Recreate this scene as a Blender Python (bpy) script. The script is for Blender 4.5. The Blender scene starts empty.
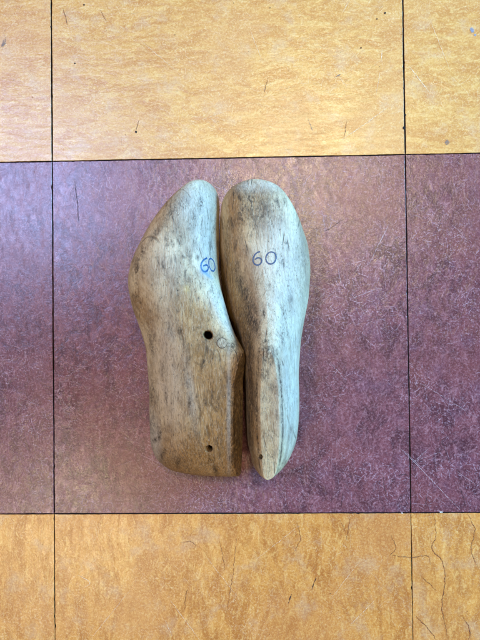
import bpy, math, random
import numpy as np
from mathutils import Matrix, Vector, Euler
from mathutils.bvhtree import BVHTree
random.seed(7); rng = np.random.default_rng(11)
S = bpy.context.scene
COL = S.collection

# ------------------------------------------------------------------ camera
CAM_E = Euler((0.019856, 0.033399, -0.011239), 'XYZ')
CAM_P = Vector((0.182478, -0.152466, 0.619430))
FPX = 722.0
cd = bpy.data.cameras.new('camera'); cam = bpy.data.objects.new('camera', cd); COL.objects.link(cam)
cam.location = CAM_P; cam.rotation_euler = CAM_E
cd.sensor_fit = 'HORIZONTAL'; cd.sensor_width = 36; cd.lens = FPX*36/480
cd.clip_start = 0.01; cd.clip_end = 100
S.camera = cam
RM = CAM_E.to_matrix()
def ray(px, py):
    return (RM @ Vector(((px-240)/FPX, (320-py)/FPX, -1))).normalized()
def at(px, py, z=0.0):
    d = ray(px, py); t = (z-CAM_P.z)/d.z
    return CAM_P + d*t

# ------------------------------------------------------------------ node helpers
class NT:
    def __init__(s, tree): s.t = tree; s.n = tree.nodes; s.l = tree.links
    def new(s, typ, ins=None, **kw):
        n = s.n.new(typ)
        for k, v in kw.items(): setattr(n, k, v)
        if ins:
            for k, v in ins.items(): s.put(n.inputs[k], v)
        return n
    def put(s, sock, v):
        if isinstance(v, bpy.types.NodeSocket): s.l.new(v, sock)
        elif isinstance(v, bpy.types.Node): s.l.new(v.outputs[0], sock)
        else: sock.default_value = v
    def m(s, op, a, b=0.0, c=0.0):
        n = s.n.new('ShaderNodeMath'); n.operation = op
        s.put(n.inputs[0], a); s.put(n.inputs[1], b); s.put(n.inputs[2], c)
        return n.outputs[0]
    def mr(s, v, a, b, c=0.0, d=1.0, smooth=True):
        n = s.n.new('ShaderNodeMapRange'); n.interpolation_type = 'SMOOTHSTEP' if smooth else 'LINEAR'
        for i, x in enumerate((v, a, b, c, d)): s.put(n.inputs[i], x)
        return n.outputs[0]
    def mix(s, f, a, b, blend='MIX'):
        n = s.n.new('ShaderNodeMix'); n.data_type = 'RGBA'; n.blend_type = blend
        s.put(n.inputs[0], f); s.put(n.inputs[6], a); s.put(n.inputs[7], b)
        return n.outputs[2]
    def noise(s, vec, scale, detail=3, rough=.55, dist=0.0, dim='3D'):
        n = s.n.new('ShaderNodeTexNoise'); n.noise_dimensions = dim
        s.put(n.inputs['Vector'], vec)
        n.inputs['Scale'].default_value = scale; n.inputs['Detail'].default_value = detail
        n.inputs['Roughness'].default_value = rough; n.inputs['Distortion'].default_value = dist
        return n
    def mapping(s, vec, scale=(1,1,1), rot=(0,0,0), loc=(0,0,0)):
        n = s.n.new('ShaderNodeMapping'); s.put(n.inputs[0], vec)
        n.inputs['Scale'].default_value = scale; n.inputs['Rotation'].default_value = rot; n.inputs['Location'].default_value = loc
        return n.outputs[0]
def C(r, g, b):   # sRGB 0-255 to linear
    f = lambda c: ((c/255+.055)/1.055)**2.4 if c/255 > .04045 else c/255/12.92
    return (f(r), f(g), f(b), 1)

def mat(name):
    m = bpy.data.materials.new(name); m.use_nodes = True
    t = NT(m.node_tree); m.node_tree.nodes.clear()
    out = t.new('ShaderNodeOutputMaterial'); p = t.new('ShaderNodeBsdfPrincipled')
    t.l.new(p.outputs[0], out.inputs[0])
    return m, t, p

# group: one short, slightly curved line per voronoi cell
g = bpy.data.node_groups.new('fibre_marks', 'ShaderNodeTree')
for nm, ty in (('Vector','NodeSocketVector'),('Scale','NodeSocketFloat'),('HalfLength','NodeSocketFloat'),('Width','NodeSocketFloat'),('Density','NodeSocketFloat'),('Curve','NodeSocketFloat'),('AngleCentre','NodeSocketFloat'),('AngleSpread','NodeSocketFloat')):
    g.interface.new_socket(nm, in_out='INPUT', socket_type=ty)
g.interface.new_socket('Mask', in_out='OUTPUT', socket_type='NodeSocketFloat')
t = NT(g); gi = t.new('NodeGroupInput'); go = t.new('NodeGroupOutput')
sc = t.new('ShaderNodeVectorMath', operation='SCALE'); t.put(sc.inputs[0], gi.outputs['Vector']); t.put(sc.inputs['Scale'], gi.outputs['Scale'])
vo = t.new('ShaderNodeTexVoronoi', voronoi_dimensions='2D'); t.put(vo.inputs['Vector'], sc.outputs[0]); vo.inputs['Scale'].default_value = 1
d = t.new('ShaderNodeVectorMath', operation='SUBTRACT'); t.put(d.inputs[0], sc.outputs[0]); t.put(d.inputs[1], vo.outputs['Position'])
sx = t.new('ShaderNodeSeparateXYZ', {0: d.outputs[0]}); cr = t.new('ShaderNodeSeparateColor', {0: vo.outputs['Color']})
ang = t.m('ADD', gi.outputs['AngleCentre'], t.m('MULTIPLY', t.m('SUBTRACT', cr.outputs[0], .5), gi.outputs['AngleSpread']))
ca = t.m('COSINE', ang); sa = t.m('SINE', ang)
xx = t.m('ADD', t.m('MULTIPLY', sx.outputs[0], ca), t.m('MULTIPLY', sx.outputs[1], sa))
yy = t.m('SUBTRACT', t.m('MULTIPLY', sx.outputs[1], ca), t.m('MULTIPLY', sx.outputs[0], sa))
kk = t.m('MULTIPLY', t.m('SUBTRACT', cr.outputs[1], .5), gi.outputs['Curve'])
yy = t.m('SUBTRACT', yy, t.m('MULTIPLY', kk, t.m('MULTIPLY', xx, xx)))
ma = t.mr(t.m('ABSOLUTE', yy), t.m('MULTIPLY', gi.outputs['Width'], .3), gi.outputs['Width'], 1, 0)
mb = t.mr(t.m('ABSOLUTE', xx), t.m('MULTIPLY', gi.outputs['HalfLength'], .5), gi.outputs['HalfLength'], 1, 0)
th = t.m('LESS_THAN', cr.outputs[2], gi.outputs['Density'])
st = t.m('ADD', .35, t.m('MULTIPLY', .65, t.m('FRACT', t.m('MULTIPLY', cr.outputs[0], 7.3))))
t.put(go.inputs['Mask'], t.m('MULTIPLY', t.m('MULTIPLY', ma, mb), t.m('MULTIPLY', th, st)))
FIB = g
def fib(t, vec, scale, hl, w, dens, curve=1.5, ac=0.0, asp=6.283):
    n = t.n.new('ShaderNodeGroup'); n.node_tree = FIB
    t.put(n.inputs['Vector'], vec)
    for k, v in (('Scale',scale),('HalfLength',hl),('Width',w),('Density',dens),('Curve',curve),('AngleCentre',ac),('AngleSpread',asp)): n.inputs[k].default_value = v
    return n.outputs[0]

def tile_mat(name, base, light, dark, stretch, mark, mark_amt, rough, seed, warm, cold):
    m, t, p = mat(name)
    co = t.new('ShaderNodeTexCoord').outputs['Object']
    # every tile was cut from another part of the sheet: shift the pattern and tint tile by tile
    cell = t.new('ShaderNodeVectorMath', operation='FLOOR'); t.put(cell.inputs[0], t.mapping(co, scale=(1/.305, 1/.305, 0), loc=(.5/305, .5/305, .5)))
    wn = t.new('ShaderNodeTexWhiteNoise', {0: cell.outputs[0]}, noise_dimensions='3D')
    va = t.new('ShaderNodeVectorMath', operation='MULTIPLY_ADD'); t.put(va.inputs[0], wn.outputs['Color']); va.inputs[1].default_value = (3.1, 3.7, 0); t.put(va.inputs[2], t.mapping(co, loc=(seed, seed*.7, 0)))
    co = va.outputs[0]
    wob = t.noise(co, 28, 2)
    wv = t.new('ShaderNodeVectorMath', operation='MULTIPLY_ADD'); t.put(wv.inputs[0], wob.outputs['Color']); wv.inputs[1].default_value = (.010,.010,0); t.put(wv.inputs[2], co)
    W = wv.outputs[0]
    n1 = t.noise(t.mapping(W, scale=stretch), 62, 7, .70, .8).outputs[0]        # marbled streaks
    n2 = t.noise(t.mapping(W, scale=stretch, loc=(2,3,0)), 190, 5, .75, 1.2).outputs[0]
    n3 = t.noise(co, 11, 4, .6).outputs[0]
    n4 = t.noise(co, 620, 3, .8, .6).outputs[0]
    c = t.mix(t.mr(n1, .38, .60), dark, base)
    c = t.mix(t.mr(n2, .50, .68, 0, .75), c, light)
    c = t.mix(t.mr(n2, .47, .33, 0, .60), c, dark)
    c = t.mix(t.mr(n3, .46, .66, 0, .55), c, warm)
    c = t.mix(t.mr(t.noise(co, 38, 5, .7).outputs[0], .50, .68, 0, .5), c, cold)
    c = t.mix(t.mr(n4, .49, .66, 0, .55), c, light)
    c = t.mix(t.mr(n4, .50, .34, 0, .5), c, dark)
    c = t.mix(.12, c, t.mix(wn.outputs['Value'], dark, light))
    # pale fibre marks and scuffs
    f1 = fib(t, W, 130, .48, .045, .7, .9)
    f2 = fib(t, t.mapping(W, loc=(.31,.17,0)), 230, .48, .075, .8, 1.0)
    f3 = fib(t, t.mapping(W, loc=(.71,.57,0)), 70, .48, .018, .6, .5)
    f4 = fib(t, t.mapping(co, loc=(.11,.97,0)), 27, .48, .0085, .55, .15)
    f5 = fib(t, t.mapping(W, loc=(.51,.37,0)), 400, .42, .12, .8, 1)
    s = t.m('MAXIMUM', t.m('MAXIMUM', t.m('MULTIPLY', f1, .75), t.m('MULTIPLY', f2, .7)), t.m('MAXIMUM', t.m('MULTIPLY', f3, .85), t.m('MAXIMUM', t.m('MULTIPLY', f4, .75), t.m('MULTIPLY', f5, .65))))
    patch = t.mr(t.noise(co, 20, 4, .65).outputs[0], .38, .62, .22, 1)
    brk = t.mr(n4, .42, .56, .25, 1)
    s = t.m('MULTIPLY', t.m('MULTIPLY', s, t.m('MULTIPLY', patch, brk)), mark_amt)
    c = t.mix(s, c, mark)
    fd = fib(t, t.mapping(W, loc=(.9,.2,0)), 90, .46, .03, .16, .8)
    v = t.new('ShaderNodeTexVoronoi', {'Vector': co, 'Scale': 95.0}, voronoi_dimensions='2D')
    vr = t.new('ShaderNodeSeparateColor', {0: v.outputs['Color']})
    sp = t.m('MULTIPLY', t.mr(v.outputs['Distance'], .02, .05, 1, 0), t.m('LESS_THAN', vr.outputs[0], .08))
    c = t.mix(t.m('MULTIPLY', t.m('MAXIMUM', sp, t.m('MULTIPLY', fd, brk)), .5), c, tuple(x*.28 for x in dark[:3])+(1,))
    t.put(p.inputs['Base Color'], c)
    r = t.m('ADD', rough, t.m('MULTIPLY', t.m('SUBTRACT', n3, .5), .25))
    r = t.m('ADD', r, t.m('MULTIPLY', s, .15))
    t.put(p.inputs['Roughness'], r); p.inputs['Specular IOR Level'].default_value = .5
    h = t.m('ADD', t.m('MULTIPLY', n2, .5), t.m('ADD', t.m('MULTIPLY', n4, .22), t.m('MULTIPLY', s, -.10)))
    b = t.new('ShaderNodeBump', {'Strength': .5, 'Distance': .0007, 'Height': h}); t.put(p.inputs['Normal'], b.outputs[0])
    return m

M_YH = tile_mat('yellow vinyl tile across', C(213,157,86), C(234,194,126), C(190,124,62), (.40,1.2,1), C(240,220,180), .6, .23, 3.1, C(206,148,92), C(206,172,140))
M_YV = tile_mat('yellow vinyl tile along', C(208,140,66), C(230,178,104), C(172,102,44), (1.1,.40,1), C(238,212,170), .55, .23, 8.4, C(196,128,74), C(196,158,124))
M_M = tile_mat('maroon vinyl tile', C(120,68,74), C(166,116,122), C(74,40,48), (1,.6,1), C(204,176,190), .85, .22, 5.7, C(124,66,62), C(114,76,92))
def flat_mat(name, col, rough=.7):
    m, t, p = mat(name)
    co = t.new('ShaderNodeTexCoord').outputs['Object']
    n = t.noise(co, 900, 3).outputs[0]
    t.put(p.inputs['Base Color'], t.mix(t.mr(n, .3, .7), tuple(x*.7 for x in col[:3])+(1,), col)); p.inputs['Roughness'].default_value = rough
    return m
def worn_mat(name, col, lo, hi, scale=520):     # marks that break up along their length
    m, t, p = mat(name)
    co = t.new('ShaderNodeTexCoord').outputs['Object']
    t.put(p.inputs['Base Color'], col); p.inputs['Roughness'].default_value = .6
    t.put(p.inputs['Alpha'], t.mr(t.noise(co, scale, 3, .7).outputs[0], .36, .60, lo, hi))
    return m
M_DARK = flat_mat('black joint dirt', C(24,19,20), .9)
M_CRACK = worn_mat('brown crack', C(98,56,34), .35, .95)
M_MCRACK = worn_mat('dark maroon crack', C(46,24,34), .3, .9)
M_SCR = worn_mat('pale scratch', C(206,180,184), .1, .7)
M_SCRY = worn_mat('pale scratch on yellow', C(246,230,196), .15, .85)
M_GREY = worn_mat('grey scuff', C(128,112,104), .1, .75)
M_BLUE = worn_mat('blue paint fleck', C(130,142,165), .5, .95)
M_WHITE = flat_mat('white chip', C(225,215,205), .6)

# ------------------------------------------------------------------ floor
fv, ff, fm = [], [], []
mats = [M_DARK, M_YH, M_YV, M_M, M_CRACK, M_MCRACK, M_SCR, M_SCRY, M_GREY, M_BLUE, M_WHITE]
T = .305
xs = [i*T for i in range(-4, 6)]; ys = [j*T for j in range(-5, 5)]
def jnoise(t_, ph):
    return (math.sin(t_*410+ph)+.7*math.sin(t_*933+ph*2.3)+.5*math.sin(t_*2107+ph*.7))*.00005
def edge(a, b, off_dir, gap, ph):
    # points from a to b, shifted inward along off_dir by gap plus small chips
    n = 150; pts = []
    for k in range(n):
        u = k/n; p = Vector(a).lerp(Vector(b), u)
        o = gap + jnoise(u*T, ph) + .00012*math.sin(u*9+ph*1.7)*math.sin(u*23+ph)
        if random.random() < .02: o += random.uniform(.0002, .0006)
        pts.append(Vector((p.x+off_dir[0]*o, p.y+off_dir[1]*o)))
    return pts
gapv = lambda i, j: .00032 if (j < -1) else .00052
for i in range(len(xs)-1):
    for j in range(len(ys)-1):
        x0, x1, y0, y1 = xs[i], xs[i+1], ys[j], ys[j+1]
        row = j-5            # row -1 is the maroon row in view (y from -T to 0)
        col_i = i-4
        # the row above the joint sits very slightly out of line
        dy = {0: .0001, -1: 0, -2: -.0001}.get(row, 0)
        gx = .00032 if row == -2 else (.00066 if row == 0 else .00050)
        gy = .00042
        ph = i*1.7+j*3.1
        loop = []
        loop += edge((x0, y0), (x1, y0), (0, 1), gy, ph)
        loop += edge((x1, y0), (x1, y1), (-1, 0), gx, ph+1)
        loop += edge((x1, y1), (x0, y1), (0, -1), gy, ph+2)
        loop += edge((x0, y1), (x0, y0), (1, 0), gx, ph+3)
        z = random.uniform(-.00008, .00008)
        b = len(fv); n = len(loop); cx, cy = (x0+x1)/2, (y0+y1)/2
        for q in loop: 
            x = min(max(q.x, x0+gx*.6), x1-gx*.6); y = min(max(q.y, y0+gy*.6), y1-gy*.6)
            fv.append((x*1, y+dy, -.0025))
        for q in loop:
            x = min(max(q.x, x0+gx*.6), x1-gx*.6); y = min(max(q.y, y0+gy*.6), y1-gy*.6)
            fv.append((x, y+dy, z-.00015))
        for q in loop:
            x = min(max(q.x, x0+gx*.6), x1-gx*.6); y = min(max(q.y, y0+gy*.6), y1-gy*.6)
            fv.append((x+math.copysign(.00022, cx-x), y+math.copysign(.00022, cy-y)+dy, z))
        mi = 3 if row % 2 else (2 if row in (-2, 2) else 1)
        for k in range(n):
            k2 = (k+1) % n
            ff.append((b+k, b+k2, b+n+k2, b+n+k)); fm.append(0)
            ff.append((b+n+k, b+n+k2, b+2*n+k2, b+2*n+k)); fm.append(mi)
        ff.append(tuple(b+2*n+k for k in range(n))); fm.append(mi)
b = len(fv)
for x, y in ((xs[0], ys[0]), (xs[-1], ys[0]), (xs[-1], ys[-1]), (xs[0], ys[-1])): fv.append((x, y, -.002))
ff.append((b, b+1, b+2, b+3)); fm.append(0)

def smooth_path(pts, step=1.2, jit=0.0):
    P = [Vector(p) for p in pts]; out = []
    Q = [P[0]*2-P[1]]+P+[P[-1]*2-P[-2]]
    for i in range(1, len(Q)-2):
        n = max(2, int((Q[i+1]-Q[i]).length/step))
        for k in range(n):
            u = k/n; a, b_, c, d_ = Q[i-1], Q[i], Q[i+1], Q[i+2]
            out.append(.5*((2*b_)+(c-a)*u+(2*a-5*b_+4*c-d_)*u*u+(3*b_-a-3*c+d_)*u**3))
    out.append(P[-1])
    if jit:
        o = Vector((0, 0))
        for k in range(1, len(out)-1):
            o = o*.6+Vector((random.gauss(0, jit*.45), random.gauss(0, jit*.45))); out[k] = out[k]+o
    return out
_zz = [0.00014]
def line(pts, w, mi, jit=.4):      # px coordinates on the floor, width in mm
    P = smooth_path(pts, 1.2, jit)
    _zz[0] += .000002; z = _zz[0]
    w *= (1.1 if mi in (CR, MC) else .82); W = [at(q.x, q.y) for q in P]; b = len(fv)
    for k, q in enumerate(W):
        tan = (W[min(k+1, len(W)-1)]-W[max(k-1, 0)]); tan = Vector((tan.x, tan.y, 0)).normalized(); nr = Vector((-tan.y, tan.x, 0))
        ww = w*.0005*(min(1, .25+3*min(k, len(W)-1-k)/len(W)))*random.uniform(.55, 1.2)
        for s_ in (-1, 1): fv.append((q.x+nr.x*ww*s_, q.y+nr.y*ww*s_, z))
    for k in range(len(W)-1):
        ff.append((b+2*k, b+2*k+1, b+2*k+3, b+2*k+2)); fm.append(mi)
def blob(px, py, r, mi, asp=1.0, rot=0.0):  # radius in mm
    _zz[0] += .000002; b = len(fv); c = at(px, py); n = 14
    for k in range(n):
        a = 6.2832*k/n; rr = r*.001*random.uniform(.6, 1.15)
        x, y = rr*math.cos(a), rr*asp*math.sin(a)
        fv.append((c.x+x*math.cos(rot)-y*math.sin(rot), c.y+x*math.sin(rot)+y*math.cos(rot), _zz[0]))
    ff.append(tuple(range(b, b+n))); fm.append(mi)
CR, MC, SC, SY, GR, BL, WH = 4, 5, 6, 7, 8, 9, 10
for pts in ([(390,555),(410,557.5),(427,556),(431,565)], [(434,512),(436,535),(432,550),(442,560),(445,580),(442,605),(446,630),(448,640)],
            [(467,513),(475,530),(471,550),(479,570)], [(415,615),(425,625),(437,640)], [(462,615),(470,630),(468,640)], [(391,535),(396,548),(390,555)]):
    line(pts, .55, CR, .6)
for pts in ([(316,577),(312,590)], [(292,594),(288,604)]): line(pts, .9, MC, .3)
for pts in ([(297,520),(300,540),(292,555)], [(350,517),(347,540)], [(220,540),(225,570)], [(237,535),(232,580),(225,620)], [(180,543),(190,541.5),(196,546),(193,549)], [(185,600),(187,590),(184,612)], [(340,520),(346,533)], [(420,575),(436,590)]):
    line(pts, .38, CR, .6)
for pts in ([(383,473),(384,486),(387,500)], [(440,437),(445,450),(450,462)], [(458,483),(463,497),(465,508)], [(343,490),(341,510)], [(427,493),(425,507)], [(396,476),(404,475),(410,477)], [(322,233),(334,226),(344,219)]):
    line(pts, .5, MC, .7)
line([(74,180),(77,200),(79,225)], .7, MC, .3)
line([(400,448),(420,468),(440,489),(460,510)], .65, SC, .2); line([(402,449),(421,467)], .4, SC, .3)
line([(389,224),(380,242),(369,264)], .8, SC, .25); line([(350,299),(377,289)], .55, SC, .3); line([(412,463),(430,447)], .45, SC, .2)
line([(420,383),(447,399),(477,418)], .4, SC, .2); line([(412,462),(440,452)], .35, SC, .2); line([(300,280),(345,300)], .3, SC); line([(455,470),(478,486)], .35, SC)
line([(330,362),(345,380)], .35, SC); line([(322,210),(326,232)], .55, SC); line([(338,268),(341,285)], .5, SC); line([(24,438),(32,428),(30,440)], .45, SC); line([(95,425),(101,432)], .5, SC)
line([(20,398),(45,408)], .35, SC); line([(60,395),(70,412)], .4, SC); line([(112,468),(135,460)], .3, SC)
line([(409,66),(419,79),(429,92)], .75, SY, .2); line([(382,50),(381,63)], .6, SY, .2); line([(388,107),(365,124),(341,140)], .5, SY, .3); line([(334,70),(348,88)], .3, SY)
line([(417,70),(411,85)], .3, SY); line([(350,0),(343,12)], .5, SY); line([(376,95),(380,72)], .45, SY); line([(80,115),(100,90)], .3, SY); line([(140,40),(175,70)], .35, SY)
line([(60,60),(95,66)], .3, SY); line([(200,120),(230,110)], .3, SY); line([(250,30),(262,60)], .35, SY); line([(430,20),(450,70)], .3, SY)
line([(347,120),(344,139)], .45, CR, .4); line([(308,119),(313,131)], .9, GR, .3); line([(334,77.5),(341,74)], 1.0, GR, .3); line([(264,94),(266,84),(268,78)], .5, CR, .5); line([(63,8),(68,26)], .55, CR, .4)
line([(136,131),(139,120)], .5, CR, .2); line([(100,10),(107,22)], .35, CR)
line([(170,600),(200,640)], .35, SY); line([(205,555),(240,600)], .3, SY); line([(255,560),(300,525)], .3, SY); line([(330,600),(360,560)], .3, SY); line([(90,640),(130,590)], .3, SY); line([(350,625),(375,600)], .35, SY)
line([(78,575),(90,582),(84,588)], .5, SY); line([(165,620),(172,636)], .4, SY)
for a in ((136,132,1.1),(385,13,1.0),(377,19,.7),(361,48,.7),(84,5,.8),(75,63.5,.7),(51.3,27,.9),(270,8,.5),(404,128,1.3),(404,88,.9),(175,35,.4),(405.5,115,.7)): blob(*a, 0)
blob(447,142,2.4,GR); blob(472,30,1.6,BL,1.9,.2); blob(475,35,1.1,BL); blob(441,512,1.5,WH,.5); blob(402,513,1.0,WH,.5); blob(4,43,2.0,GR,2.2,-.5)
for k in range(26): blob(random.uniform(0,480), random.uniform(0,150), random.uniform(.15,.35), 0)
for k in range(30): blob(random.uniform(0,480), random.uniform(520,640), random.uniform(.15,.35), MC)
me = bpy.data.meshes.new('floor'); me.from_pydata(fv, [], ff)
for m_ in mats: me.materials.append(m_)
me.polygons.foreach_set('material_index', fm); me.update()
fl = bpy.data.objects.new('floor', me); COL.objects.link(fl); fl['kind'] = 'structure'

# ------------------------------------------------------------------ the shoe last
def q_of(s): return math.acos(1-2*min(max(s, 0), 1))/math.pi
def pchip(xk, yk, x):
    xk = np.array(xk, float); yk = np.array(yk, float); h = np.diff(xk); dl = np.diff(yk)/h
    m_ = np.zeros_like(yk); m_[0] = dl[0]; m_[-1] = dl[-1]
    for i in range(1, len(xk)-1):
        if dl[i-1]*dl[i] > 0:
            w1 = 2*h[i]+h[i-1]; w2 = h[i]+2*h[i-1]; m_[i] = (w1+w2)/(w1/dl[i-1]+w2/dl[i])
    i = np.clip(np.searchsorted(xk, x)-1, 0, len(h)-1); u = (x-xk[i])/h[i]
    return (2*u**3-3*u**2+1)*yk[i]+(u**3-2*u**2+u)*h[i]*m_[i]+(-2*u**3+3*u**2)*yk[i+1]+(u**3-u**2)*h[i]*m_[i+1]
def table(keys, s):   # keys of (s, value)
    return pchip([q_of(k[0]) for k in keys], [k[1] for k in keys], np.arccos(1-2*s)/np.pi)

L = .238
ZB = [(0,42),(.02,37.5),(.05,31),(.1,20.5),(.16,10),(.22,1.5),(.28,-6),(.34,-8.5),(.41,-6.5),(.48,-2),(.56,1.5),(.66,2),(.78,0),(.88,-1),(.95,.5),(.98,4),(1,11)]
ZT = [(0,43),(.02,48.5),(.05,51.5),(.1,53),(.2,52.5),(.3,56),(.4,65),(.5,76),(.55,84),(.563,86),(.60,84.5),(.68,81.5),(.78,80.5),(.9,79),(1,78)]
WW = [(0,0),(.015,16),(.04,24),(.09,31),(.16,36),(.24,39.5),(.32,40.5),(.4,38.5),(.5,33.5),(.6,29.5),(.7,27.5),(.8,27),(.88,25.5),(.94,20.5),(.98,13),(1,0)]
WT = [(0,0),(.553,0),(.562,3.2),(.59,5.6),(.64,7.2),(.72,8.5),(.8,8.7),(.88,8),(.94,6.6),(.98,5),(1,0)]
CY = [(0,3),(.05,2.5),(.15,0),(.3,-1.5),(.45,-1),(.65,0),(.85,2),(1,6)]      # sideways curve of the centre line
FORE = [(0,0),(.45,.005),(.72,.02),(.86,.07),(.955,.16),(1,.30),(.985,.45),(.93,.60),(.83,.74),(.66,.865),(.42,.955),(.20,.992),(0,1)]
INST = [(0,0),(.45,.005),(.72,.015),(.88,.05),(.97,.13),(1,.25),(.96,.40),(.86,.54),(.71,.68),(.53,.81),(.34,.92),(.17,.98),(0,1)]
def make_last_mesh(name, side, size=(1,1,1), NS=560, NR=380):
    u = (np.arange(NS)+.5)/NS; u = np.concatenate([[0.0], u, [1.0]]); s = (1-np.cos(np.pi*(u)))/2
    # keep clustering at the ends but less extreme in the middle
    zb, zt, w, wt, cy = [table(k, s)*.001 for k in (ZB, ZT, WW, WT, CY)]
    w = np.maximum(w, 0); wt = np.clip(wt, 0, None)
    n = NR//2+1
    def shape(keys):
        k = np.array(keys); d = np.concatenate([[0], np.cumsum(np.hypot(*np.diff(k, axis=0).T))]); v = np.linspace(0, d[-1], n)
        return np.stack([pchip(d, k[:, 0], v), pchip(d, k[:, 1], v)], 1)
    Fo, In = shape(FORE), shape(INST)
    hi = np.clip((s-.555)/.03, 0, 1)
    rows = []
    for i in range(len(s)):
        f1 = np.clip((s[i]-.2)/.3, 0, 1); f1 = f1*f1*(3-2*f1)
        A = Fo*(1-f1)+In*f1
        r = wt[i]/max(w[i], 1e-6); r = min(r, .93)
        if s[i] > .555:
            # heel part: flat narrow top, crisp but worn arris
            bulge = .0
            H = [(0,0),(.45,.004),(.72,.012),(.86,.04),(.95,.10),(1,.22),(.985,.36),(1*.89+r*.11,.50),(.72+r*.28,.64),(.52+r*.48,.77),(.30+r*.70,.89),(.10+r*.90,.965),(.0+r,.991),(r*.90,.9985),(r*.6,1.0),(0,1.0)]
            B = shape(H); f2 = hi[i]
            A = A*(1-f2)+B*f2
        y = A[:, 0]*w[i]; z = zb[i]+(zt[i]-zb[i])*A[:, 1]
        tt = A[:, 1]
        lean = -.0040*f1*tt*tt
        wq = np.clip((s[i]-.42)/.14, 0, 1); wq = wq*wq*(3-2*wq)*(1-np.clip((s[i]-.93)/.07, 0, 1))
        inner = 1-.19*wq*np.exp(-((tt-.40)/.42)**2)      # the inner flank of the waist and heel is cut flatter
        yR = cy[i]+lean+y*inner; yL = cy[i]+lean-y*(1-.05*f1)
        ring = np.concatenate([np.stack([yR, z], 1), np.stack([yL, z], 1)[-2:0:-1]])
        rows.append(ring)
    R_ = np.array(rows); nr = R_.shape[1]
    X = np.repeat((s*L)[:, None], nr, 1)
    # heel curve: the back bulges low down and draws in towards the top and the seat
    zz = R_[:, :, 1]; tz = np.clip(zz/.08, 0, 1)
    g_ = np.clip((s-.82)/.18, 0, 1)[:, None]**2
    X = X-g_*(.0060*np.clip((tz-.35)/.65, 0, 1)**1.5+.006*np.clip((.22-tz)/.22, 0, 1)**2)
    V = np.stack([-X+L*.5, R_[:, :, 0]*side, zz], 2)      # +x towards the toe
    # hand-rasped unevenness
    P = V.reshape(-1, 3); dsp = np.zeros(len(P))
    for k in range(26):
        fr = rng.uniform(18, 130); dv = rng.normal(size=3); dv[0] *= .6; dv /= np.linalg.norm(dv)
        dsp += np.sin(P@dv*fr*6.28/2.2+rng.uniform(0, 6.28))*.0075/fr*.6
    ctr = np.stack([P[:, 0], np.repeat(cy[:, None]*side, nr, 1).ravel(), np.repeat(((zb+zt)/2)[:, None], nr, 1).ravel()], 1)
    nv = P-ctr; nv[:, 0] *= 0; ln = np.linalg.norm(nv, axis=1); nv /= np.maximum(ln, 1e-5)[:, None]
    P = P+nv*(dsp*np.clip(ln/.008, 0, 1))[:, None]
    P = P*np.array(size)
    F = []
    ns = len(s)
    for i in range(ns-1):
        a = i*nr
        for k in range(nr):
            k2 = (k+1) % nr
            F.append((a+k, a+k2, a+nr+k2, a+nr+k) if side < 0 else (a+k, a+nr+k, a+nr+k2, a+k2))
    me = bpy.data.meshes.new(name); me.from_pydata(P.tolist(), [], F); me.validate(); me.update()
    me.polygons.foreach_set('use_smooth', [True]*len(me.polygons)); me.update()
    T_ = (zz-zb[:, None])/np.maximum((zt-zb)[:, None], 1e-6); yo = np.abs(R_[:, :, 1]-cy[:, None]+.0040)
    on = np.clip((s-.556)/.006, 0, 1)[:, None]
    heel_top = (np.clip((T_-.978)/.008, 0, 1)*on).ravel()
    arris = (np.exp(-((T_-.962)/.018)**2)*on*np.clip((T_-.9)/.02, 0, 1)).ravel()
    return me, heel_top, arris

def settle(me, roll, yaw, ref_px, ref_z, ref_local):
    """pose: roll about the long axis, pitch until fore and heel halves both touch, yaw, then drop to the floor"""
    co = np.empty(len(me.vertices)*3); me.vertices.foreach_get('co', co); co = co.reshape(-1, 3)[::7]
    pitch = 0.0
    for _ in range(12):
        m_ = np.array((Matrix.Rotation(pitch, 3, 'Y') @ Matrix.Rotation(roll, 3, 'X')))
        w_ = co@m_.T
        fore, heel = w_[w_[:, 0] > .0], w_[w_[:, 0] <= .0]
        a = fore[fore[:, 2].argmin()]; b_ = heel[heel[:, 2].argmin()]
        pitch += math.atan2(a[2]-b_[2], a[0]-b_[0])
    m3 = Matrix.Rotation(yaw, 3, 'Z') @ Matrix.Rotation(pitch, 3, 'Y') @ Matrix.Rotation(roll, 3, 'X')
    w_ = co@np.array(m3).T
    z0 = -w_[:, 2].min()-.0002
    tgt = at(ref_px[0], ref_px[1], ref_z); rl = m3 @ Vector(ref_local)
    M = m3.to_4x4(); M.translation = Vector((tgt.x-rl.x, tgt.y-rl.y, z0))
    return M

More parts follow.
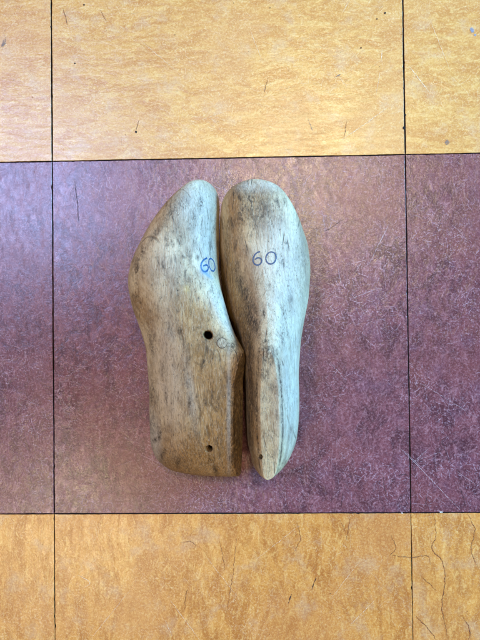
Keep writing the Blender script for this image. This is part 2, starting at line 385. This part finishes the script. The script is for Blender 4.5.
# wood material ---------------------------------------------------------------
def wood_mat(name, seed):
    m, t, p = mat(name)
    co = t.new('ShaderNodeTexCoord').outputs['Object']; co = t.mapping(co, loc=(seed, seed*.37, seed*.61))
    at_ = t.new('ShaderNodeAttribute', attribute_name='stain_and_light'); sc_ = t.new('ShaderNodeSeparateColor', {0: at_.outputs['Color']})
    at2 = t.new('ShaderNodeAttribute', attribute_name='ink'); s2 = t.new('ShaderNodeSeparateColor', {0: at2.outputs['Color']})
    grain = t.noise(t.mapping(co, scale=(.12,1,1)), 480, 5, .7, 1.0).outputs[0]
    fine = t.noise(t.mapping(co, scale=(.16,1,1)), 1500, 3, .7).outputs[0]
    blot = t.noise(t.mapping(co, scale=(.55,1,1)), 42, 5, .62, .5).outputs[0]
    blot2 = t.noise(t.mapping(co, scale=(.6,1,1)), 120, 7, .75, 1.0).outputs[0]
    speck = t.noise(t.mapping(co, scale=(.6,1,1)), 800, 4, .75).outputs[0]
    c = t.mix(t.mr(blot, .38, .62), C(158,126,80), C(214,190,144))
    c = t.mix(t.m('MULTIPLY', sc_.outputs[2], .85), c, t.mix(t.mr(grain, .3, .7), C(112,78,34), C(172,128,64)))         # ochre, oiled; also painted shade on the lying last's heel top
    c = t.mix(t.m('MULTIPLY', sc_.outputs[1], .75), c, t.mix(t.mr(blot2, .3, .7), C(164,166,156), C(212,214,206)))       # weathered grey, with window light painted into toe, flank and instep
    c = t.mix(t.mr(grain, .52, .34, 0, .46), c, C(96,72,42))
    c = t.mix(t.mr(fine, .50, .68, 0, .35), c, C(216,202,176))
    c = t.mix(t.mr(fine, .44, .28, 0, .50), c, C(84,64,44))
    # grime and painted heel-top shade: follows attribute but broken up
    gm = t.m('MULTIPLY', sc_.outputs[0], t.mr(t.m('ADD', t.m('MULTIPLY', blot2, .35), t.m('ADD', t.m('MULTIPLY', speck, .35), t.m('MULTIPLY', grain, .30))), .42, .56))
    c = t.mix(gm, c, C(44,34,25))
    d2 = t.m('MULTIPLY', t.mr(blot2, .54, .70, 0, .7), t.mr(speck, .40, .56, .45, 1)); c = t.mix(d2, c, C(86,70,46))
    sp = t.mr(speck, .59, .70, 0, .85); c = t.mix(sp, c, C(50,38,28))
    sl = t.mr(speck, .40, .28, 0, .4); c = t.mix(sl, c, C(222,214,196))
    # dark pores and rasp nicks
    f = fib(t, t.mapping(co, scale=(.45,1,1)), 150, .4, .07, .22, .6, 0.0, 1.0)
    c = t.mix(t.m('MULTIPLY', f, .8), c, C(48,36,26))
    c = t.mix(s2.outputs[0], c, t.mix(t.mr(speck, .4, .6), C(30,110,165), C(90,150,180)))
    c = t.mix(s2.outputs[1], c, C(6,4,3))
    c = t.mix(s2.outputs[2], c, C(225,190,80))
    t.put(p.inputs['Base Color'], c)
    t.put(p.inputs['Roughness'], t.mr(blot2, .3, .7, .40, .62)); t.put(p.inputs['Specular IOR Level'], t.m('MULTIPLY', .45, t.m('SUBTRACT', 1.0, s2.outputs[1])))
    h = t.m('ADD', t.m('MULTIPLY', grain, .8), t.m('ADD', t.m('MULTIPLY', fine, .35), t.m('ADD', t.m('MULTIPLY', blot2, .9), t.m('MULTIPLY', t.m('ADD', sp, f), -.5))))
    b_ = t.new('ShaderNodeBump', {'Strength': .55, 'Distance': .0016, 'Height': h}); t.put(p.inputs['Normal'], b_.outputs[0])
    return m

def scatter(x0, x1, y0, y1, n, seed):
    g_ = random.Random(seed); o = []
    for k in range(n):
        o.append((g_.uniform(x0, x1), g_.uniform(y0, y1), g_.uniform(.7, 2.6), g_.uniform(1.5, 9), g_.uniform(-14, 14), 0, g_.uniform(.3, .95)))
    return o
def paint(me, M, stains_and_light, inks, holes, heel_top, arris, top_look):
    """stains: (px, py, rx, ry, rot, channel, strength) measured where they lie on the wood"""
    n = len(me.vertices); co = np.empty(n*3); me.vertices.foreach_get('co', co); co = co.reshape(-1, 3)
    no = np.empty(n*3); me.vertices.foreach_get('normal', no); no = no.reshape(-1, 3)
    R3 = np.array(M.to_3x3()); tr = np.array(M.translation)
    w = co@R3.T+tr; wn = no@R3.T
    cv = np.array(CAM_P)-w; cv /= np.linalg.norm(cv, axis=1)[:, None]
    face = np.clip((wn*cv).sum(1)*4+.3, 0, 1)
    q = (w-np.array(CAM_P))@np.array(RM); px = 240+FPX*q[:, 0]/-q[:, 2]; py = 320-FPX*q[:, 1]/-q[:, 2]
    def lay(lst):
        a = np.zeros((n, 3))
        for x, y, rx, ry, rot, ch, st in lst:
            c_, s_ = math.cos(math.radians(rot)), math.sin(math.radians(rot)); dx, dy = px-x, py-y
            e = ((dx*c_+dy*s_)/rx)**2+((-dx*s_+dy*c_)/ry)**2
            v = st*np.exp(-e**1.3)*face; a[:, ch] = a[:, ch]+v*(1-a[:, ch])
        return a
    st = lay(stains_and_light); ink = lay(inks)
    for ch in range(3): st[:, ch] = st[:, ch]*(1-heel_top*top_look[3])+top_look[ch]*heel_top  # heel top gets its own tone; on the lying last this paints shade
    st[:, 0] = np.maximum(st[:, 0], arris*top_look[4])
    newco = co.copy()
    for x, y, rx, ry, rot, depth in holes:
        c_, s_ = math.cos(math.radians(rot)), math.sin(math.radians(rot)); dx, dy = px-x, py-y
        e = np.sqrt(((dx*c_+dy*s_)/rx)**2+((-dx*s_+dy*c_)/ry)**2)
        v = np.clip((1.12-e)/.3, 0, 1); v = v*v*(3-2*v)*(face > .5)
        newco -= no*(v*depth*.001)[:, None]
        ink[:, 1] = np.maximum(ink[:, 1], np.clip((1.14-e)/.22, 0, 1)*(face > .5)*1.0)
    me.vertices.foreach_set('co', newco.ravel())
    for nm, a in (('stain_and_light', st), ('ink', ink)):
        at_ = me.color_attributes.new(nm, 'FLOAT_COLOR', 'POINT')
        at_.data.foreach_set('color', np.concatenate([a, np.ones((n, 1))], 1).ravel())
    me.update()

def marking(name, strokes, M, tree, parent, m_, off=.00012):
    """pen strokes laid on the curved wood"""
    V, F = [], []; Mi = M.inverted()
    for pts, w in strokes:
        P = smooth_path(pts, .45, .06); hit = []
        for q in P:
            r = tree.ray_cast(CAM_P, ray(q.x, q.y))
            if r[0] is not None: hit.append((r[0], r[1]))
        b_ = len(V)
        for k, (l, nr) in enumerate(hit):
            tn = (hit[min(k+1, len(hit)-1)][0]-hit[max(k-1, 0)][0]); side = nr.cross(tn).normalized()
            ww = w*.0005*random.uniform(.75, 1.15)
            for s_ in (-1, -.33, .33, 1):
                tgt = l+side*ww*s_; f = tree.find_nearest(tgt); V.append(Mi @ (f[0]+f[1]*off))
        for k in range(len(hit)-1):
            for j in range(3): F.append((b_+4*k+j, b_+4*k+j+1, b_+4*k+5+j, b_+4*k+4+j))
    me = bpy.data.meshes.new(name); me.from_pydata([tuple(v) for v in V], [], F); me.update(); me.materials.append(m_)
    o = bpy.data.objects.new(name, me); COL.objects.link(o); o.parent = parent
    return o
def ink_mat(name, c1, c2):
    m, t, p = mat(name)
    co = t.new('ShaderNodeTexCoord').outputs['Object']
    n = t.noise(co, 1100, 3, .7).outputs[0]
    t.put(p.inputs['Base Color'], t.mix(t.mr(n, .35, .65), c1, c2)); p.inputs['Roughness'].default_value = .5
    t.put(p.inputs['Alpha'], t.mr(n, .74, .55, .35, .95))
    return m

def build_last(side, size, top_look, roll, yaw, ref_px, ref_z, ref_local, seed, stains_and_light, inks, holes, label):
    me, heel_top, arris = make_last_mesh('body', side, size)
    M = settle(me, roll, yaw, ref_px, ref_z, ref_local)
    paint(me, M, stains_and_light, inks, holes, heel_top, arris, top_look)
    me.materials.append(wood_mat('worn pale wood', seed))
    root = bpy.data.objects.new('wooden_shoe_last', None); COL.objects.link(root); root.empty_display_size = .03
    # the empty stands on the floor under the last, the meshes keep the wood's own axes below it
    root.matrix_world = M
    body = bpy.data.objects.new('body', me); COL.objects.link(body); body.parent = root
    root['label'] = label; root['category'] = 'shoe last'; root['group'] = 'pair of wooden shoe lasts'
    vs = [M @ v.co for v in me.vertices]; tree = BVHTree.FromPolygons(vs, [tuple(p.vertices) for p in me.polygons])
    return root, body, M, tree

RIGHT_POSE = dict(side=1, size=(.988,.93,.98), top_look=(.05,.1,.1,.25,.95), roll=math.radians(-4), yaw=math.radians(92.5), ref_px=(253.6,187), ref_z=.035, ref_local=(.115,.003,.036))
LEFT_POSE = dict(side=-1, size=(1.0,.97,.955), top_look=(.85,0,1,1,.6), roll=math.radians(61), yaw=math.radians(89.5), ref_px=(197,184.5), ref_z=.04, ref_local=(.119,0,.037))  # top_look paints the shade beside the other last onto the heel top

right_stains_and_light = [
    (249,410,5.5,75,0,0,.8), (241,335,6,40,-10,0,.6), (266,357,7,6,0,0,1), (264,374,6,6,0,0,.8), (270,364,4,4,0,0,.9), (248,410,7,80,0,2,1), (236,310,10,50,-10,2,.9),
    (266,349,6,4,0,0,1), (262,346,5,9,0,0,.6),
    (266,352,7,5,0,0,1), (265,371,7,5,0,0,.7), (271,356,4,6,0,0,.9), (263,395,5,8,0,0,.5), (267,412,8,4,0,0,.3), (248,300,4,18,-15,0,.8), (256,326,4,14,-15,0,.8), (249,400,4.5,75,0,0,.8), (225,290,5,50,0,0,.45), (262,460,9,14,0,0,.3), (268,190,14,5,0,0,.3), (236,190,6,14,30,0,.5), (258,212,18,20,0,0,.35),  # channel 0 grime, 1 weathered grey and painted window light, 2 ochre
    (246,202,5,10,15,0,.8), (262,207,14,12,0,0,.45), (240,215,4,16,8,0,.6), (252,222,14,16,0,0,.25), (243,285,9,22,-12,0,.55), (251,315,8,20,-8,0,.75),
    (246,335,6,16,0,0,.6), (265,342,3.5,3,0,0,1), (268,348,3,2.5,0,0,1), (266,362,7,5,0,0,.95), (262,377,6,6,0,0,.55), (271,386,5,7,20,0,.5), (266,400,7,10,0,0,.25),
    (260.5,457,2.6,3,0,0,1), (270,440,6,10,0,0,.2), (283,330,4,30,3,0,.4), (290,300,3,24,0,0,.35), (262,470,6,6,0,0,.3), (301,380,3,60,2,0,.5), (303,270,4,50,0,0,.4),
    (232,250,12,70,0,2,.85), (240,330,14,40,-12,2,.9), (250,410,8,70,0,2,.95), (266,430,12,40,0,2,.25), (255,185,30,8,0,1,.8), (285,290,26,90,0,1,.75), (292,400,14,70,0,1,.8), (270,250,24,30,0,1,.5),  # pale greys paint window light over the weathered toe and right flank
    (228,240,3,24,0,0,.5)]
left_stains_and_light = [
    (239,420,5,70,0,0,.6), (242,380,4,30,0,0,.5), (230,420,1.0,60,1,0,.5), (135,290,4,40,0,0,.5), (152,400,3,60,0,0,.45), (176,180,5,12,50,0,.5), (212,230,4,40,0,0,.25), (197,330,4,12,30,0,.4),  # opening dark strips paint shade down the heel top
    (200,204,3,9,8,0,1), (193,215,3,7,-15,0,.6), (183,203,7,9,40,0,.7), (170,214,4,8,35,0,.7), (176,228,5,14,35,0,.45), (140,262,5,16,30,0,.5), (157,232,3,16,38,0,.7),
    (186,282,14,12,0,0,.4), (150,330,6,26,-12,0,.35), (208,335,8,7,0,0,.6), (222,343,8,7,0,0,.6), (231,350,6,9,0,0,.5), (200,350,16,14,0,0,.35), (215,380,16,30,0,0,.2),
    (153,425,4,9,0,0,.55), (170,430,5,8,0,0,.5), (155,440,3,3,0,0,1), (186,385,5,20,-10,0,.5), (195,425,4,22,-12,0,.5), (226,455,10,14,0,0,.3), (178,462,20,6,8,0,.4), (236,345,4,5,0,0,.8),
    (190,458,40,28,0,2,1), (215,420,30,70,0,2,.9), (195,350,36,60,0,2,.6), (165,400,20,60,0,2,.35), (168,455,14,16,0,2,.7), (238,410,8,70,0,2,.95), (160,300,20,40,0,2,.2),  # narrow ochre strip at the right edge belongs to the painted heel-top shade
    (196,200,26,30,0,1,.8), (205,240,16,40,-5,1,.9), (224,310,10,34,-28,1,.9), (165,260,26,40,0,1,.45), (168,370,16,70,-4,1,.5), (154,440,8,30,-5,1,.6), (229,410,2.2,65,0,1,.8), (190,390,5,40,-8,1,.5)]  # pale toe and instep patches paint window light over weathered grey
left_inks = [(205,272,4,2.6,20,0,.55), (203,267,3,4.5,0,0,.35), (209,276,5,1.6,35,0,.5), (187,289,3,4,0,2,.22), (206,268,6,6,0,0,.15), (209.5,240,1.6,1.6,0,1,.0)]
rt, rb, RMx, rtree = build_last(seed=4.2, stains_and_light=right_stains_and_light+scatter(222,256,215,420,46,5)+scatter(228,285,190,240,26,8)+scatter(256,300,240,470,42,6)+scatter(255,279,355,470,16,7), inks=[], holes=[(260.5,457,1.8,2.3,0,3.5)], label='worn wooden shoe last standing upright on its sole, narrow flat heel top showing', **RIGHT_POSE)
lt, lb, LMx, ltree = build_last(seed=1.7, stains_and_light=left_stains_and_light+scatter(132,230,240,340,50,9)+scatter(150,232,340,474,70,10)+scatter(165,215,188,250,26,12)+scatter(232,244,360,474,14,13), inks=left_inks, holes=[(208,335,4.4,3.9,20,9.0), (209,449,3.1,3.3,0,8.0)], label='worn wooden shoe last lying on its side, two dark nail holes in its flank', **LEFT_POSE)
ov = rtree.overlap(ltree); print('OVERLAP faces', len(ov))

INK1 = ink_mat('blue grey pen ink', C(48,66,92), C(66,92,122)); INK2 = ink_mat('bright blue pen ink', C(14,48,88), C(28,92,140)); INK3 = ink_mat('navy pen ink', C(20,30,60), C(40,56,90))
def oval(cx, cy, rx, ry, rot, a0=-100, n=14, span=370):
    o = []
    for k in range(n+1):
        a = math.radians(a0+span*k/n); x, y = rx*math.cos(a), ry*math.sin(a); c_, s_ = math.cos(math.radians(rot)), math.sin(math.radians(rot))
        o.append((cx+x*c_-y*s_, cy+x*s_+y*c_))
    return o
six_r = [(260.2,251.6),(256.3,253.2),(253.6,257.2),(253.2,261.6),(255.4,264.6),(259,264.8),(261.6,262),(261,258.8),(258,257.8),(254.8,259.6)]
mk = marking('size_marking', [(six_r, 1.15), (oval(271,258,5.0,6.1,12), 1.15)], RMx, rtree, rt, INK1)
six_l = [(207,258),(203.2,260.4),(201,264.6),(201.4,268.8),(204,271.6),(207.2,270.6),(208.2,267.2),(206.4,265),(203.2,266)]
mk2 = marking('size_marking', [(six_l, 1.4), (oval(211.8,264.8,2.9,6.4,-14), 1.2)], LMx, ltree, lt, INK2)
# small round plug set beside the nail hole of the last on its side
plug = marking('wooden_plug', [(oval(222,343,4.9,5.1,0,0,20,330), .8)], LMx, ltree, lt, worn_mat('dark plug rim', C(50,38,28), .2, .85))
tc = ltree.ray_cast(CAM_P, ray(222, 343)); Mi = LMx.inverted()
V = [Mi @ (tc[0]+tc[1]*.0002)]; F = []; tg = tc[1].orthogonal().normalized(); bt = tc[1].cross(tg)
for rr in (.0018, .0036):
    for k in range(24):
        a = 6.2832*k/24; q = tc[0]+(tg*math.cos(a)+bt*math.sin(a))*rr; f = ltree.find_nearest(q); V.append(Mi @ (f[0]+f[1]*.00018))
for k in range(24): F.append((0, 1+k, 1+(k+1) % 24)); F.append((1+k, 25+k, 25+(k+1) % 24, 1+(k+1) % 24))
pm = plug.data; n0 = len(pm.vertices)
import bmesh
bm = bmesh.new(); bm.from_mesh(pm); vs = [bm.verts.new(v) for v in V]
pm.materials.append(lb.data.materials[0])
for f in F:
    x = bm.faces.new([vs[i] for i in f]); x.material_index = 1; x.smooth = True
bm.to_mesh(pm); bm.free()
ca_ = pm.color_attributes.new('stain_and_light', 'FLOAT_COLOR', 'POINT'); ca_.data.foreach_set('color', [.55,.25,.45,1]*len(pm.vertices))

# ------------------------------------------------------------------ light
def area(name, pos, look, sx, sy, col, power, shape='RECTANGLE'):
    l = bpy.data.lights.new(name, 'AREA'); l.shape = shape; l.size = sx; l.size_y = sy; l.color = col; l.energy = power
    o = bpy.data.objects.new(name, l); COL.objects.link(o); o.location = pos
    o.rotation_euler = (Vector(look)-Vector(pos)).to_track_quat('-Z', 'Y').to_euler()
    return o
MID = (.16, -.15, 0)
area('window light', (2.4, .62, 1.15), MID, .9, .9, (.22,.58,1.0), 205)
area('far window light', (-.76, .42, 2.2), MID, .5, .42, (.42,.54,1.0), 32)
area('ceiling lamp', (.36, .50, 2.4), MID, .34, .34, (1.0,.78,.46), 22)
area('ceiling lamp near', (-.60, -.92, 2.3), MID, .30, .30, (1.0,.80,.48), 14)
W = bpy.data.worlds.new('World'); S.world = W; W.use_nodes = True
W.node_tree.nodes['Background'].inputs[0].default_value = (1.0,.84,.62,1); W.node_tree.nodes['Background'].inputs[1].default_value = .085
S.view_settings.view_transform = 'Standard'; S.view_settings.look = 'None'; S.view_settings.exposure = 0.04; S.view_settings.gamma = 1
S.render.resolution_x = 768; S.render.resolution_y = 1024
